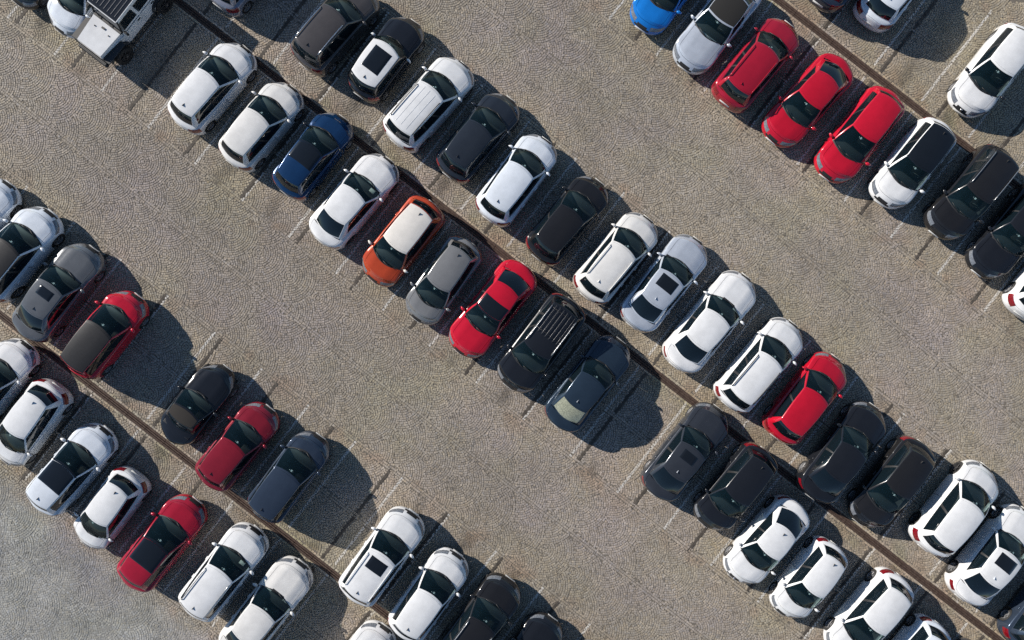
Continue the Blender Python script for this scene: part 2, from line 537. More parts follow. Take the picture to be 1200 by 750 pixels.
def setts_mesh(name, st, colr, parent, rough_tilt=0.03, gap=0.0045, lift=0.0, mat=None):
    n = len(st)
    a, b, th, hl, hw = st.T
    x, y = ab_xy(a, b)
    ang = th + ROWANG                    # A,B is turned by ROWANG and mirrored-free: DB is +90 deg of DA
    ang = ang + rng.normal(0, 0.035, n)
    c, s = np.cos(ang), np.sin(ang)
    hz = np.clip(rng.normal(0, 0.0012, n), -0.0025, 0.0025) + lift
    hz = hz - np.clip((bw(-436) - b) / 0.8, 0, 1) * (0.0070 * np.clip(value_noise(x, y, 0.9, 77) * 1.8 - 0.8, 0, 1) + np.abs(rng.normal(0, 0.0022, n)))
    tx, ty = rng.normal(0, rough_tilt, n), rng.normal(0, rough_tilt, n)
    V = np.zeros((n, 8, 3))
    for i, (sx, sy) in enumerate(((1, 1), (-1, 1), (-1, -1), (1, -1))):
        jl = 1 + rng.normal(0, 0.05, n); jw = 1 + rng.normal(0, 0.035, n)
        for lev, g in ((0, gap + 0.005), (1, gap - 0.004)):
            lx = sx * (hl * jl - g * 0.7); ly = sy * (hw * jw - g * 1.4)
            V[:, i + 4 * lev, 0] = x + lx * c - ly * s
            V[:, i + 4 * lev, 1] = y + lx * s + ly * c
            V[:, i + 4 * lev, 2] = (hz + tx * lx + ty * ly) if lev == 0 else -0.03
    idx = np.arange(n)[:, None] * 8
    q = np.array(((0, 1, 2, 3), (4, 5, 1, 0), (5, 6, 2, 1), (6, 7, 3, 2), (7, 4, 0, 3)))
    F = (idx[:, None, :] + q[None]).reshape(-1)
    me = bpy.data.meshes.new(name)
    me.vertices.add(n * 8); me.vertices.foreach_set('co', V.reshape(-1))
    me.loops.add(n * 20); me.loops.foreach_set('vertex_index', F.astype(np.int32))
    me.polygons.add(n * 5)
    me.polygons.foreach_set('loop_start', np.arange(0, n * 20, 4, dtype=np.int32))
    me.polygons.foreach_set('use_smooth', np.zeros(n * 5, bool))
    me.materials.append(mat or M_STONE)
    at = me.attributes.new('stone_colour', 'FLOAT_COLOR', 'FACE')
    cc = np.ones((n, 5, 4)); cc[:, :, :3] = colr[:, None, :]
    at.data.foreach_set('color', cc.reshape(-1))
    me.update(calc_edges=True); me.validate()
    o = bpy.data.objects.new(name, me)
    col.objects.link(o); o.parent = parent
    return o

st, typ = build_setts()
sc_ = colours(st, typ)
# worn white paint: the setts under each line, taken out of the field one line at a time
taken = np.zeros(len(st), bool)
lines = []
for (b0, b1) in ROWS:
    inrow = (st[:, 1] > b0 + 0.12) & (st[:, 1] < b1 + 0.05)
    for la in WHITE_A:
        m = inrow & (np.abs(st[:, 0] - la) < 0.105) & ~taken
        if m.sum() < 12: continue
        lines.append(np.where(m)[0]); taken |= m
for ids in lines:
    setts_mesh('painted_line', st[ids], sc_[ids], ground, mat=M_PAINTED)
rest = ~taken
cob = setts_mesh('granite_setts', st[rest], sc_[rest], ground)
tag(cob, None, kind='stuff')
# dark rows of basalt setts that divide the older, wider bays
for ri, (b0, b1) in enumerate(ROWS):
    for d in DARK_A:
        bb = np.arange(b0, b1, 0.118)
        s2 = np.stack([np.full(len(bb), d) + rng.normal(0, 0.004, len(bb)), bb, np.full(len(bb), math.pi / 2) + rng.normal(0, 0.03, len(bb)), np.full(len(bb), 0.061), np.full(len(bb), 0.068)], 1)
        x, y = ab_xy(s2[:, 0], s2[:, 1])
        k = (np.abs(x) < FX) & (np.abs(y) < FY)
        if k.sum() < 6: continue
        s2 = s2[k]
        w = np.exp(rng.normal(0, 0.15, len(s2)))[:, None]
        setts_mesh('dark_stone_row', s2, np.array((0.078, 0.066, 0.054)) * w, ground, 0.02, 0.004)

# drains: dished brown stone sections, one metre each
prof = [(-0.146, -0.07), (-0.146, 0.0), (-0.128, 0.004), (-0.105, -0.006), (-0.062, -0.014), (-0.052, -0.05), (-0.034, -0.05), (-0.026, -0.014), (0.026, -0.014), (0.034, -0.05), (0.052, -0.05), (0.062, -0.014), (0.105, -0.006), (0.128, 0.004), (0.146, 0.0), (0.146, -0.07)]
LSEC = 1.0
Vs, Fs = [], []
for e in (-(LSEC / 2 - 0.008), LSEC / 2 - 0.008):
    Vs += [(e, p[0], p[1]) for p in prof]
npf = len(prof)
for i in range(npf - 1): Fs.append((i, i + npf, i + npf + 1, i + 1)[::-1])
Fs.append(tuple(range(npf))[::-1]); Fs.append(tuple(range(npf, 2 * npf)))
sec_me = None
for rb, lab in zip(RAIL_B, ('brown dished stone drain running between the two rows of cars at lower left', 'long brown dished stone drain crossing the picture between the two middle rows of cars', 'brown dished stone drain at upper right behind the three red cars')):
    x, y = ab_xy(0, rb)
    e = bpy.data.objects.new('drainage_channel', None); col.objects.link(e)
    e.location = (x, y, 0); e.rotation_euler = (0, 0, ROWANG); e.empty_display_size = 0.2
    tag(e, lab, 'drain', 'drains between the rows of bays')
    for i in range(-28, 29):
        cx, cy = ab_xy(i * LSEC, rb)
        if abs(cx) > FX - 0.3 or abs(cy) > FY - 0.3: continue
        if sec_me is None:
            o = mesh_obj('channel_section', Vs, Fs, M_CHANNEL, e, smooth=False); sec_me = o.data
        else:
            o = mesh_obj('channel_section', None, None, None, e, me=sec_me)
        o.location = (i * LSEC, random.uniform(-0.004, 0.004), random.uniform(-0.001, 0.003))
        o.rotation_euler = (0, 0, random.uniform(-0.006, 0.006))

# ------------------------------------------------------------------ cars
SPEC = {}
def spec(name, **k):
    d = dict(L=4.3, W=1.80, H=1.48, cowl=.23, wtop=.44, rtop=.86, rbase=.95, zh=.68, zc=.95, zd=.98, zt=.93, af=.80, ar=.50,
             roofin=.30, bow0=.26, bow1=.11, rbow0=.13, rbow1=.09, wr=.312, clear=.19, kind='hatch', nwin=2, ridge=.024,
             axf=.185, axr=.185, crown=.075, pq=(2.5, 2.1), insF=1.0, insR=1.0, capglass=False)
    d.update(k); SPEC[name] = d
spec('sedan', L=4.6, W=1.82, H=1.45, cowl=.265, wtop=.44, rtop=.735, rbase=.895, zd=1.0, zt=.97, kind='sedan', ar=.62, rbow0=.16, rbow1=.10)
spec('long_sedan', L=4.8, W=1.85, H=1.43, cowl=.28, wtop=.45, rtop=.745, rbase=.90, zd=.99, zt=.95, kind='sedan', ar=.66, rbow0=.18, ridge=.04)
spec('fastback', L=4.35, W=1.80, H=1.44, cowl=.225, wtop=.425, rtop=.71, rbase=.905, zd=1.0, zt=.96, kind='sedan', ar=.66, rbow0=.20, rbow1=.12)
spec('hatch', L=4.2, W=1.79, H=1.47, cowl=.215, wtop=.445, rtop=.86, rbase=.945)
spec('city', L=3.85, W=1.71, H=1.50, cowl=.20, wtop=.43, rtop=.86, rbase=.95, af=.72, ar=.45, wr=.30, axf=.18, axr=.17)
spec('suv', L=4.4, W=1.85, H=1.66, cowl=.225, wtop=.42, rtop=.885, rbase=.955, zh=.80, zc=1.08, zd=1.12, zt=1.08, wr=.34, clear=.24, nwin=3, af=.72, ar=.44)
spec('crossover', L=4.15, W=1.80, H=1.58, cowl=.21, wtop=.42, rtop=.87, rbase=.95, zh=.76, zc=1.02, zd=1.06, zt=1.02, wr=.325, clear=.23, af=.74, ar=.48)
spec('wagon', L=4.5, W=1.81, H=1.52, cowl=.225, wtop=.43, rtop=.885, rbase=.955, nwin=3, ar=.46)
spec('mpv', L=4.15, W=1.79, H=1.57, cowl=.165, wtop=.42, rtop=.90, rbase=.965, zh=.74, zc=1.02, zd=1.02, zt=1.0, bow0=.34, nwin=3, roofin=.27, af=.85)
spec('mini', L=3.85, W=1.73, H=1.42, cowl=.30, wtop=.42, rtop=.885, rbase=.955, zh=.76, zc=.96, zd=.98, zt=.95, roofin=.22, bow0=.30, bow1=.15, rbow1=.14, rbow0=.16, af=.85, ar=.6, wr=.31)
spec('beetle', L=3.95, W=1.78, H=1.44, cowl=.345, wtop=.55, rtop=.70, rbase=.80, zh=.72, zc=1.0, zd=1.02, zt=.86, kind='sedan', af=1.15, ar=1.0, roofin=.28, wr=.33, ridge=.03, pq=(2.2, 2.0))
spec('roadster', L=4.55, W=1.82, H=1.36, cowl=.30, wtop=.47, rtop=.74, rbase=.87, zh=.66, zc=.92, zd=.95, zt=.92, kind='sedan', ar=.6, ridge=.022, roofin=.27)

ROWZ = [0, .12, .30, .48, .64, .78, .91, 1.0]
INS_S = [.05, .018, 0, .002, .012, .022, .036, .066]
INS_F = [.13, .03, 0, .02, .06, .12, .18, .27]
INS_R = [.11, .03, .0, .004, .015, .03, .045, .08]
NF = 12
ETA = [0.82 * (1 - 2 * i / NF) for i in range(NF + 1)]

def shell_normals(V, F):
    # smooth normals of the whole shell, so that panels cut from it still flow into each other
    N = [Vector() for _ in V]
    for fs in F.values():
        for f in fs:
            a, b, c, d = (Vector(V[i]) for i in f)
            n = (c - a).cross(d - b)
            if n.length < 1e-9: continue
            n = n.normalized() * (n.length ** .35)
            for i in f: N[i] += n
    return [n.normalized() if n.length > 1e-9 else Vector((0, 0, 1)) for n in N]

class CarType:
    """all the meshes of one kind of car, in its own frame: nose +x, left +y, ground z = 0"""
    def __init__(s, name):
        s.name = name; s.p = SPEC[name]; s.parts = []
        s.profile(); s.lower(); s.upper(); s.details()

    def profile(s):
        p = s.p; L = p['L']
        s.xw0 = L / 2 - p['cowl'] * L; s.xw1 = L / 2 - p['wtop'] * L
        s.xr1 = L / 2 - p['rtop'] * L; s.xr0 = L / 2 - p['rbase'] * L
        s.xfa = L / 2 - p['axf'] * L; s.xra = -L / 2 + p['axr'] * L
        s.ra = p['wr'] + 0.03
        s.zpts = [(L / 2, p['zh']), (L / 2 - .35, p['zh'] + .45 * (p['zc'] - p['zh'])), (s.xw0, p['zc']), (0.0, (p['zc'] + p['zd']) / 2), (s.xr0, p['zd']), (-L / 2, p['zt'])]

    def ztop(s, x):
        z = s.zpts
        if x >= z[0][0]: return z[0][1]
        for (x0, a), (x1, b) in zip(z, z[1:]):
            if x >= x1:
                t = (x0 - x) / (x0 - x1)
                if (x0, a) == z[0]: t = 1 - (1 - t) ** 1.7
                return lerp(a, b, t)
        return z[-1][1]

    def yside(s, x):
        p = s.p; L, W = p['L'], p['W']; P, Q = p['pq']
        y = W / 2
        for a, d in ((p['af'], L / 2 - x), (p['ar'], x + L / 2)):
            if d < a:
                u = max(0.0, 1 - d / a)
                y = min(y, W / 2 * max(0.0, 1 - u ** Q) ** (1 / P))
        return y

    def xend(s, eta, a):
        P, Q = s.p['pq']
        return a * (1 - max(0, 1 - abs(eta) ** P) ** (1 / Q))

    def deck(s, x, y):
        p = s.p
        hw = max(0.3, s.yside(min(p['L'] / 2 - .1, max(-p['L'] / 2 + .05, x))) - .06)
        e = min(1.0, abs(y) / hw)
        z = s.ztop(x) - p['crown'] * e ** 2.3
        if x > s.xw0 - .35 and p['ridge']:
            w = sstep((p['L'] / 2 - .1 - x) / .5)
            z += p['ridge'] * w * (math.exp(-((e - .52) / .10) ** 2) + .6 * sstep((.5 - e) / .12))
        return z

    def lower(s):
        p = s.p; L, W = p['L'], p['W']
        e0 = ETA[0]
        xf0 = L / 2 - s.xend(e0, p['af']); xr0 = -L / 2 + s.xend(e0, p['ar'])
        s.d0 = s.xfa - s.ra - .03; s.d2 = s.xra + s.ra + .03; s.d1 = lerp(s.d0, s.d2, .53)
        if s.name in ('mini', 'roadster', 'beetle'): s.d1 = lerp(s.d0, s.d2, .80)
        req = [xf0, xr0, s.d0, s.d1, s.d2]
        for xa in (s.xfa, s.xra):
            req += [xa + s.ra * k for k in (-1, -.93, -.78, -.5, 0, .5, .78, .93, 1)]
        req = sorted(set(round(r, 4) for r in req if xr0 <= r + 1e-6 and r - 1e-6 <= xf0), reverse=True)
        xs = [req[0]]
        for a, b in zip(req, req[1:]):
            n = max(1, int(math.ceil((a - b) / .17)))
            xs += [a + (b - a) * k / n for k in range(1, n + 1)]
        s.xs = xs; ns = s.ns = len(xs) - 1
        per = []
        for i in range(NF + 1): per.append((L / 2 - s.xend(ETA[i], p['af']), ETA[i] * W / 2))
        for j in range(1, ns + 1): per.append((xs[j], -s.yside(xs[j]) if j < ns else -e0 * W / 2))
        for i in range(NF - 1, -1, -1): per.append((-L / 2 + s.xend(ETA[i], p['ar']), ETA[i] * W / 2))
        for j in range(ns - 1, 0, -1): per.append((xs[j], s.yside(xs[j])))
        P = len(per); V = []
        K = len(ROWZ)
        for k in range(K):
            for q, (x, y) in enumerate(per):
                wf = sstep((x - (L / 2 - .75)) / .7); wr = sstep((-x - (L / 2 - .6)) / .55)
                xx = x - INS_F[k] * p['insF'] * wf + INS_R[k] * p['insR'] * wr
                yy = y * (1 - INS_S[k] / (W / 2))
                zt = s.deck(x - .08 * wf, abs(y) + .02) if k >= 0 else 0
                zb = p['clear'] + .03 * wf
                side = NF < q < NF + ns or q > 2 * NF + ns
                if side:
                    for xa in (s.xfa, s.xra):
                        d = abs(x - xa)
                        if d < s.ra: zb = max(zb, p['wr'] + math.sqrt(s.ra ** 2 - d ** 2) * .92)
                V.append((xx, yy, lerp(zb, zt, ROWZ[k])))
        def ring(k, q): return k * P + q % P
        def gidx(i, j):
            if j == 0: return ring(K - 1, i)
            if i == NF: return ring(K - 1, NF + j)
            if j == ns: return ring(K - 1, NF + ns + NF - i)
            if i == 0: return ring(K - 1, 2 * NF + ns + ns - j)
            return K * P + (i - 1) * (ns - 1) + (j - 1)
        for i in range(1, NF):
            for j in range(1, ns):
                u, v = i / NF, j / ns
                f = V[gidx(i, 0)]; r = V[gidx(i, ns)]; l = V[gidx(0, j)]; rt = V[gidx(NF, j)]
                # straight across, ends eased into the nose and tail curves
                x = l[0] + (f[0] - V[gidx(0, 0)][0]) * (1 - v) ** 3 + (r[0] - V[gidx(0, ns)][0]) * v ** 3
                y = lerp(l[1], rt[1], u)
                V.append((x, y, s.deck(x, y)))
        F = {}
        def add(part, f): F.setdefault(part, []).append(f)
        for k in range(K - 1):
            for q in range(P):
                f = (ring(k, q), ring(k + 1, q), ring(k + 1, q + 1), ring(k, q + 1))
                part = 'body'
                xm = (per[q][0] + per[(q + 1) % P][0]) / 2
                if q < NF:
                    o = min(q, NF - 1 - q)
                    if o <= 2 and k in (4, 5): part = 'headlight.%s' % ('l' if q < NF / 2 else 'r')
                    elif o >= 3 and k == 3: part = 'grille'
                    elif o >= 2 and k == 0: part = 'lower_intake'
                    elif o >= 4 and k == 4: part = 'grille'
                elif q < NF + ns or q >= 2 * NF + ns:
                    sd = 'r' if q < NF + ns else 'l'
                    if s.d1 < xm < s.d0 and k >= 1: part = 'door.f' + sd
                    elif s.d2 < xm < s.d1 and k >= 1 and s.d1 - s.d2 > .5: part = 'door.r' + sd
                    elif xm > xf0 - .22 and k in (4, 5): part = 'headlight.' + sd
                    elif xm < xr0 + .2 and k in ((4, 5) if p['kind'] == 'sedan' else (4, 5, 6)): part = 'tail_light.' + sd
                else:
                    o = min(q - NF - ns, NF - 1 - (q - NF - ns))
                    sd = 'r' if q - NF - ns < NF / 2 else 'l'
                    if o <= 1 and k in ((4, 5) if p['kind'] == 'sedan' else (4, 5, 6)): part = 'tail_light.' + sd
                    elif o >= 2 and k >= 3 and p['kind'] != 'sedan': part = 'tailgate'
                    elif o >= 2 and k == 0: part = 'rear_diffuser'
                add(part, f)
        for i in range(NF):
            for j in range(ns):
                f = (gidx(i, j), gidx(i, j + 1), gidx(i + 1, j + 1), gidx(i + 1, j))
                cx = sum(V[t][0] for t in f) / 4; cy = sum(V[t][1] for t in f) / 4
                hw = W / 2 - .10
                xfr = s.xw0 - p['bow0'] * (cy / hw) ** 2; xre = s.xr0 + p['rbow0'] * (cy / hw) ** 2
                if xre + .05 < cx < xfr - .06 and abs(cy) < hw - .12: continue
                part = 'body'
                if cx > xfr - .10 and 1 <= i < NF - 1: part = 'hood'
                elif cx < xre + .04 and 1 <= i < NF - 1 and p['kind'] == 'sedan': part = 'trunk_lid'
                add(part, f)
        s.V, s.F = V, F
        s.N = shell_normals(V, F)

    def roofz(s, x, y):
        p = s.p
        t = (s.xw1 - x) / (s.xw1 - s.xr1)
        z = p['H'] - .035 * max(0, 1 - t / .45) ** 2 - .045 * max(0, (t - .45) / .55) ** 2
        wr = p['W'] / 2 - p['roofin']
        return z - .055 * min(1.2, abs(y) / wr) ** 2.4

    def upper(s):
        p = s.p; W = p['W']
        eb = [1, .95, .74, .5, .3, .12, 0]
        eta = eb + [-e for e in eb[-2::-1]]          # 13 values
        n2 = p['nwin']
        if n2 == 3: vb = [0, .03, .17, .28, .375, .415, .53, .66, .70, .78, .87, .945, 1]
        else: vb = [0, .03, .17, .30, .445, .49, .60, .72, .83, .93, 1]
        if p['kind'] == 'sedan': vb = [0, .03, .17, .30, .445, .49, .60, .70, .79, .86, 1]
        vend = .86 if p['kind'] == 'sedan' else .93
        ns = len(vb) - 1
        wbf, wbr = W / 2 - .095, W / 2 - .12
        wr = W / 2 - p['roofin']
        rows = [0, .07, .34, .64, .92, 1.0]
        K = len(rows)
        def base(kind, t):
            if kind == 'F': e = t; x = s.xw0 - p['bow0'] * e * e; y = e * (wbf - .02)
            elif kind == 'R': e = t; x = s.xr0 + p['rbow0'] * e * e; y = math.copysign(abs(e) * .80 + .20 * abs(e) ** 30, e) * (wbr - .05)
            else:
                sg, v = t
                x = lerp(s.xw0 - p['bow0'], s.xr0 + p['rbow0'], v)
                y = sg * (lerp(wbf - .02, wbr - .05, v) + .035 * math.sin(math.pi * min(1, v * 1.05)) ** .7 if 0 < v < 1 else lerp(wbf - .02, wbr - .05, v))
            return x, y, s.deck(x, y) - .012
        def top(kind, t):
            if kind == 'F': e = t; x = s.xw1 - p['bow1'] * e * e; y = e * wr
            elif kind == 'R': e = t; x = s.xr1 + p['rbow1'] * e * e; y = e * (wr - .045)
            else:
                sg, v = t
                x = lerp(s.xw1 - p['bow1'], s.xr1 + p['rbow1'], v)
                y = sg * (lerp(wr, wr - .045, v) + .03 * math.sin(math.pi * v))
            return x, y, s.roofz(x, y)
        def at(kind, t, r):
            a, b = base(kind, t), top(kind, t)
            bul = math.sin(math.pi * r)
            x, y, z = (lerp(a[i], b[i], r) for i in range(3))
            z += .028 * bul
            if kind == 'S': y += t[0] * .028 * bul
            elif kind == 'F': x += .012 * bul; y += t * .02 * bul
            else: x -= .03 * bul; y += t * .02 * bul
            return (x, y, z)
        s.at = at
        per = [('F', eta[i]) for i in range(NF + 1)] + [('S', (-1, v)) for v in vb[1:-1]] + [('R', eta[i]) for i in range(NF, -1, -1)] + [('S', (1, v)) for v in vb[-2:0:-1]]
        P = len(per)
        V = [at(kd, t, r) for r in rows for kd, t in per]
        def ring(k, q): return k * P + q % P
        def gidx(i, j):
            if j == 0: return ring(K - 1, i)
            if i == NF: return ring(K - 1, NF + j)
            if j == ns: return ring(K - 1, NF + ns + NF - i)
            if i == 0: return ring(K - 1, 2 * NF + ns + ns - j)
            return K * P + (i - 1) * (ns - 1) + (j - 1)
        for i in range(1, NF):
            for j in range(1, ns):
                v = vb[j]
                fx = top('F', eta[i]); rx = top('R', eta[i])
                x = lerp(fx[0], rx[0], v); y = lerp(fx[1], rx[1], v) * (1 + .03 * math.sin(math.pi * v) / wr)
                V.append((x, y, s.roofz(x, y)))
        F = {}
        def add(part, f): F.setdefault(part, []).append(f)
        for k in range(K - 1):
            for q in range(P):
                f = (ring(k, q), ring(k + 1, q), ring(k + 1, q + 1), ring(k, q + 1))
                g = 1 <= k <= 3
                part = 'pillars'
                if q < NF:
                    if k == 0: part = 'cowl'
                    elif k == 4: part = 'header'
                    elif 1 <= q < NF - 1 and g: part = 'windshield'
                elif q < NF + ns or q >= 2 * NF + ns:
                    sd = 'r' if q < NF + ns else 'l'
                    j = q - NF if sd == 'r' else 2 * NF + 2 * ns - 1 - q
                    vm = (vb[j] + vb[j + 1]) / 2
                    if g:
                        if n2 == 3: part = 'side_window.f' + sd if .03 < vm < .375 else 'pillar_trim' if .375 < vm < .415 or .66 < vm < .70 else 'side_window.r' + sd if .415 < vm < .66 else 'side_window.q' + sd if .70 < vm < .945 else 'pillars'
                        else: part = 'side_window.f' + sd if .03 < vm < .445 else 'pillar_trim' if .445 < vm < .49 else 'side_window.r' + sd if .49 < vm < vend else 'pillars'
                    if s.name == 'roadster' and vm > .6: part = 'pillars'
                else:
                    o = q - NF - ns
                    if 1 <= o < NF - 1 and g: part = 'rear_window'
                add(part, f)
        for i in range(NF):
            for j in range(ns):
                add('roof', (gidx(i, j), gidx(i, j + 1), gidx(i + 1, j + 1), gidx(i + 1, j)))
        s.GV, s.GF = V, F
        s.GN = shell_normals(V, F)
        s.vb, s.eta = vb, eta
        s.gidx = gidx

    def sub(s, V, faces, gap=0.0, allfaces=None):
        used = sorted(set(i for f in faces for i in f))
        mp = {u: n for n, u in enumerate(used)}
        nv = [Vector(V[u]) for u in used]
        nf = [tuple(mp[i] for i in f) for f in faces]
        if gap:
            cnt = {}
            for f in nf:
                for a, b in zip(f, f[1:] + f[:1]):
                    cnt[(min(a, b), max(a, b))] = cnt.get((min(a, b), max(a, b)), 0) + 1
            bd = set(i for e, c in cnt.items() if c == 1 for i in e)
            acc = {}
            for f in nf:
                c = sum((nv[i] for i in f), Vector()) / len(f)
                for i in f: acc.setdefault(i, []).append(c)
            for i in bd:
                c = sum(acc[i], Vector()) / len(acc[i])
                d = c - nv[i]
                if d.length > 1e-6: nv[i] = nv[i] + d.normalized() * gap
        N = s.N if V is s.V else s.GN
        s.lastn = [N[u] for u in used]
        return nv, nf

    def emit(s, name, V, F, slot, mat=None, parent=None, smooth=True, key=None, normals=None):
        """slot: which of the car's paints it takes (None = fixed material)"""
        me = bpy.data.meshes.new(name)
        me.from_pydata([tuple(v) for v in V], [], F)
        me.materials.append(mat or PAINT['white'])
        if smooth: me.polygons.foreach_set('use_smooth', [True] * len(me.polygons))
        me.update()
        if normals is None and s.lastn is not None and len(s.lastn) == len(V): normals = s.lastn
        s.lastn = None
        if normals: me.normals_split_custom_set_from_vertices([tuple(n) for n in normals])
        s.parts.append(dict(name=name, me=me, slot=slot, parent=parent, key=key or name, loc=None, rot=None))
        return s.parts[-1]

    def details(s):
        p = s.p; L, W = p['L'], p['W']
        F, V = s.F, s.V
        gv, gf = s.GV, s.GF
        b1 = s.sub(V, F['body']); n1 = s.lastn
        b2 = s.sub(gv, gf['pillars']); n2 = s.lastn
        s.lastn = None
        bodyV, bodyF = join(b1, b2)
        s.emit('body', bodyV, bodyF, 'body', normals=n1 + n2)
        for k in ('hood', 'trunk_lid', 'tailgate'):
            if k in F: s.emit(k, *s.sub(V, F[k], .011), 'body')
        for k in F:
            if k.startswith('door.'):
                s.emit('door', *s.sub(V, F[k], .007), 'body', key=k)
                sg = 1 if k.endswith('l') else -1
                xb = (s.d1 if k[5] == 'f' else s.d2) + .16
                s.emit('door_handle', *rbox(xb, sg * (s.yside(xb) - .018), s.ztop(xb) - .20, .17, .045, .03, .01), 'body', parent=k, key='h' + k)
            elif k.startswith('headlight'): s.emit('headlight', *s.sub(V, F[k], .004), None, M_HEAD, key=k)
            elif k.startswith('tail_light'): s.emit('tail_light', *s.sub(V, F[k], .004), None, M_TAIL, key=k)
        s.emit('grille', *s.sub(V, F['grille'], .006), None, M_PLASTIC)
        s.emit('lower_intake', *s.sub(V, F['lower_intake']), None, M_PLASTIC)
        if 'rear_diffuser' in F: s.emit('rear_diffuser', *s.sub(V, F['rear_diffuser']), None, M_PLASTIC)
        s.emit('windshield', *s.sub(gv, gf['windshield'], .002), 'glass', M_GLASS)
        s.emit('rear_window', *s.sub(gv, gf['rear_window'], .002), 'rear', M_TINT)
        for k in gf:
            if k.startswith('side_window'): s.emit('side_window', *s.sub(gv, gf[k], .002), None, M_TINT, key=k)
        s.emit('cowl', *s.sub(gv, gf['cowl']), None, M_PLASTIC)
        s.emit('pillar_trim', *s.sub(gv, gf['pillar_trim']), None, M_PLASTIC)
        s.emit('roof', *s.sub(gv, gf['roof'], .004), 'roof')
        s.emit('roof_header', *s.sub(gv, gf['header']), 'header')
        # wipers
        for u0, u1 in ((.55, -.05), (-.02, -.62)):
            pts = [Vector(s.at('F', u, r)) + Vector((.012, 0, .016)) for u, r in ((u0, .05), (lerp(u0, u1, .5), .10), (u1, .13))]
            s.emit('wiper', *tube(pts, .011, 5), None, M_PLASTIC, parent='windshield', key='wiper%.2f' % u0)
        # inside
        xa, xb = s.xw0 - .18, s.xr0 + .10 if p['kind'] != 'sedan' else s.xr1 - .25
        zb = p['zc'] - .05; y = W / 2 - .17; z0 = .30
        cab = [(xa, y, zb), (xa, -y, zb), (xb, -y, zb), (xb, y, zb), (xa, y, z0), (xa, -y, z0), (xb, -y, z0), (xb, y, z0)]
        s.emit('cabin_lining', cab, [(4, 5, 6, 7), (0, 1, 5, 4), (1, 2, 6, 5), (2, 3, 7, 6), (3, 0, 4, 7)], None, M_DASH, smooth=False)
        s.emit('dashboard', *rbox(s.xw0 - .36, 0, zb - .14, .46, W - .42, .26, .06), None, M_DASH)
        wx = s.xw1 - .42
        for i, (sx, sy) in enumerate(((wx, .36), (wx, -.36), (wx - .85, .36), (wx - .85, -.36))):
            if sx - .4 < xb: continue
            s.emit('seat', *join(rbox(sx + .16, sy, .52, .50, .50, .16, .05), rbox(sx - .13, sy, .86, .15, .48, .62, .06, .86), rbox(sx - .15, sy, 1.22, .09, .24, .14, .04)), 'seat', M_SEAT, key='seat%d' % i)
        if xb < s.xr1 - .1 or p['kind'] == 'sedan':
            s.emit('parcel_shelf', *rbox((xb + s.xr0) / 2 + .02 if p['kind'] == 'sedan' else xb + .25, 0, zb + .0, .5, W - .46, .04, .015), None, M_DASH)
        st = []
        for i in range(15):
            a = 2 * math.pi * i / 14
            st.append((wx + .52 + .05 * math.sin(a), .36 + .18 * math.cos(a), zb + .0 + .17 * math.sin(a)))
        s.emit('steering_wheel', *tube(st, .014, 5), None, M_DASH)
        mv = Vector(s.at('F', 0, .80)) + Vector((-.06, 0, -.05))
        s.emit('rear_view_mirror', *rbox(mv.x, mv.y, mv.z, .05, .20, .06, .015), None, M_SATIN)
        n0 = Vector(s.at('F', .03, .86)); n1 = Vector(s.at('F', -.07, .86)); n2 = Vector(s.at('F', .03, .79)); n3 = Vector(s.at('F', -.07, .79))
        dn = Vector((-.003, 0, -.005))
        s.emit('windshield_sticker', [n0 + dn, n1 + dn, n3 + dn, n2 + dn], [(0, 1, 2, 3)], None, M_STICKER, parent='windshield', smooth=False)
        s.emit('underbody', *rbox(0, 0, p['clear'] + .03, L - .5, W - .55, .08, .02), None, M_UNDER, smooth=False)
        # mirrors
        mx = s.xw0 - p['bow0'] - .10; mz = p['zc'] + .015
        for sg in (1, -1):
            Vm, Fm = [], []
            n, m = 10, 6
            for j in range(m + 1):
                ph = math.pi * j / m
                for i in range(n):
                    a = 2 * math.pi * i / n
                    x = .08 * math.sin(ph) * math.cos(a); yy = .105 * math.cos(ph); z = .07 * math.sin(ph) * math.sin(a)
                    Vm.append((mx + max(x, -.035), sg * (W / 2 + .06) + sg * yy + (-.03 * sg if x > 0 else 0), mz + z))
            for j in range(m):
                for i in range(n):
                    Fm.append((j * n + i, j * n + (i + 1) % n, (j + 1) * n + (i + 1) % n, (j + 1) * n + i))
            s.emit('wing_mirror', Vm, Fm, 'mirror', key='m%d' % sg)
            s.emit('mirror_glass', *rbox(mx - .04, sg * (W / 2 + .06), mz, .008, .16, .10, .003), None, M_CHROME, parent='m%d' % sg, key='mg%d' % sg)
            s.emit('mirror_stalk', *rbox(mx + .01, sg * (W / 2 - .055), mz - .045, .07, .10, .04, .012), None, M_PLASTIC, parent='m%d' % sg, key='ms%d' % sg)
        # plates
        s.emit('licence_plate', *rbox(L / 2 + .004, 0, .42, .014, .50, .11, .004), None, M_PLATE, key='plf')
        s.emit('licence_plate', *rbox(-L / 2 - .004 + (.012 if p['kind'] == 'sedan' else .012), 0, .62, .014, .50, .11, .004), None, M_PLATE, key='plr')
        # antenna fin
        ax = s.xr1 + .22; az = s.roofz(ax, 0)
        fin = [(ax + .10, 0, az), (ax - .05, .022, az - .004), (ax - .05, -.022, az - .004), (ax - .06, 0, az + .055), (ax - .02, .008, az + .05), (ax - .02, -.008, az + .05)]
        s.emit('antenna_fin', fin, [(0, 4, 1), (0, 2, 5), (0, 5, 4), (4, 3, 1), (5, 2, 3), (3, 4, 5), (1, 3, 2)], 'fin', M_PLASTIC, smooth=False)
        # wheels
        r = p['wr']; ri = r - .105
        s.tyre = lathe_y([(ri, -.10), (r - .025, -.105), (r, -.075), (r, .075), (r - .025, .105), (ri, .10)], 20)
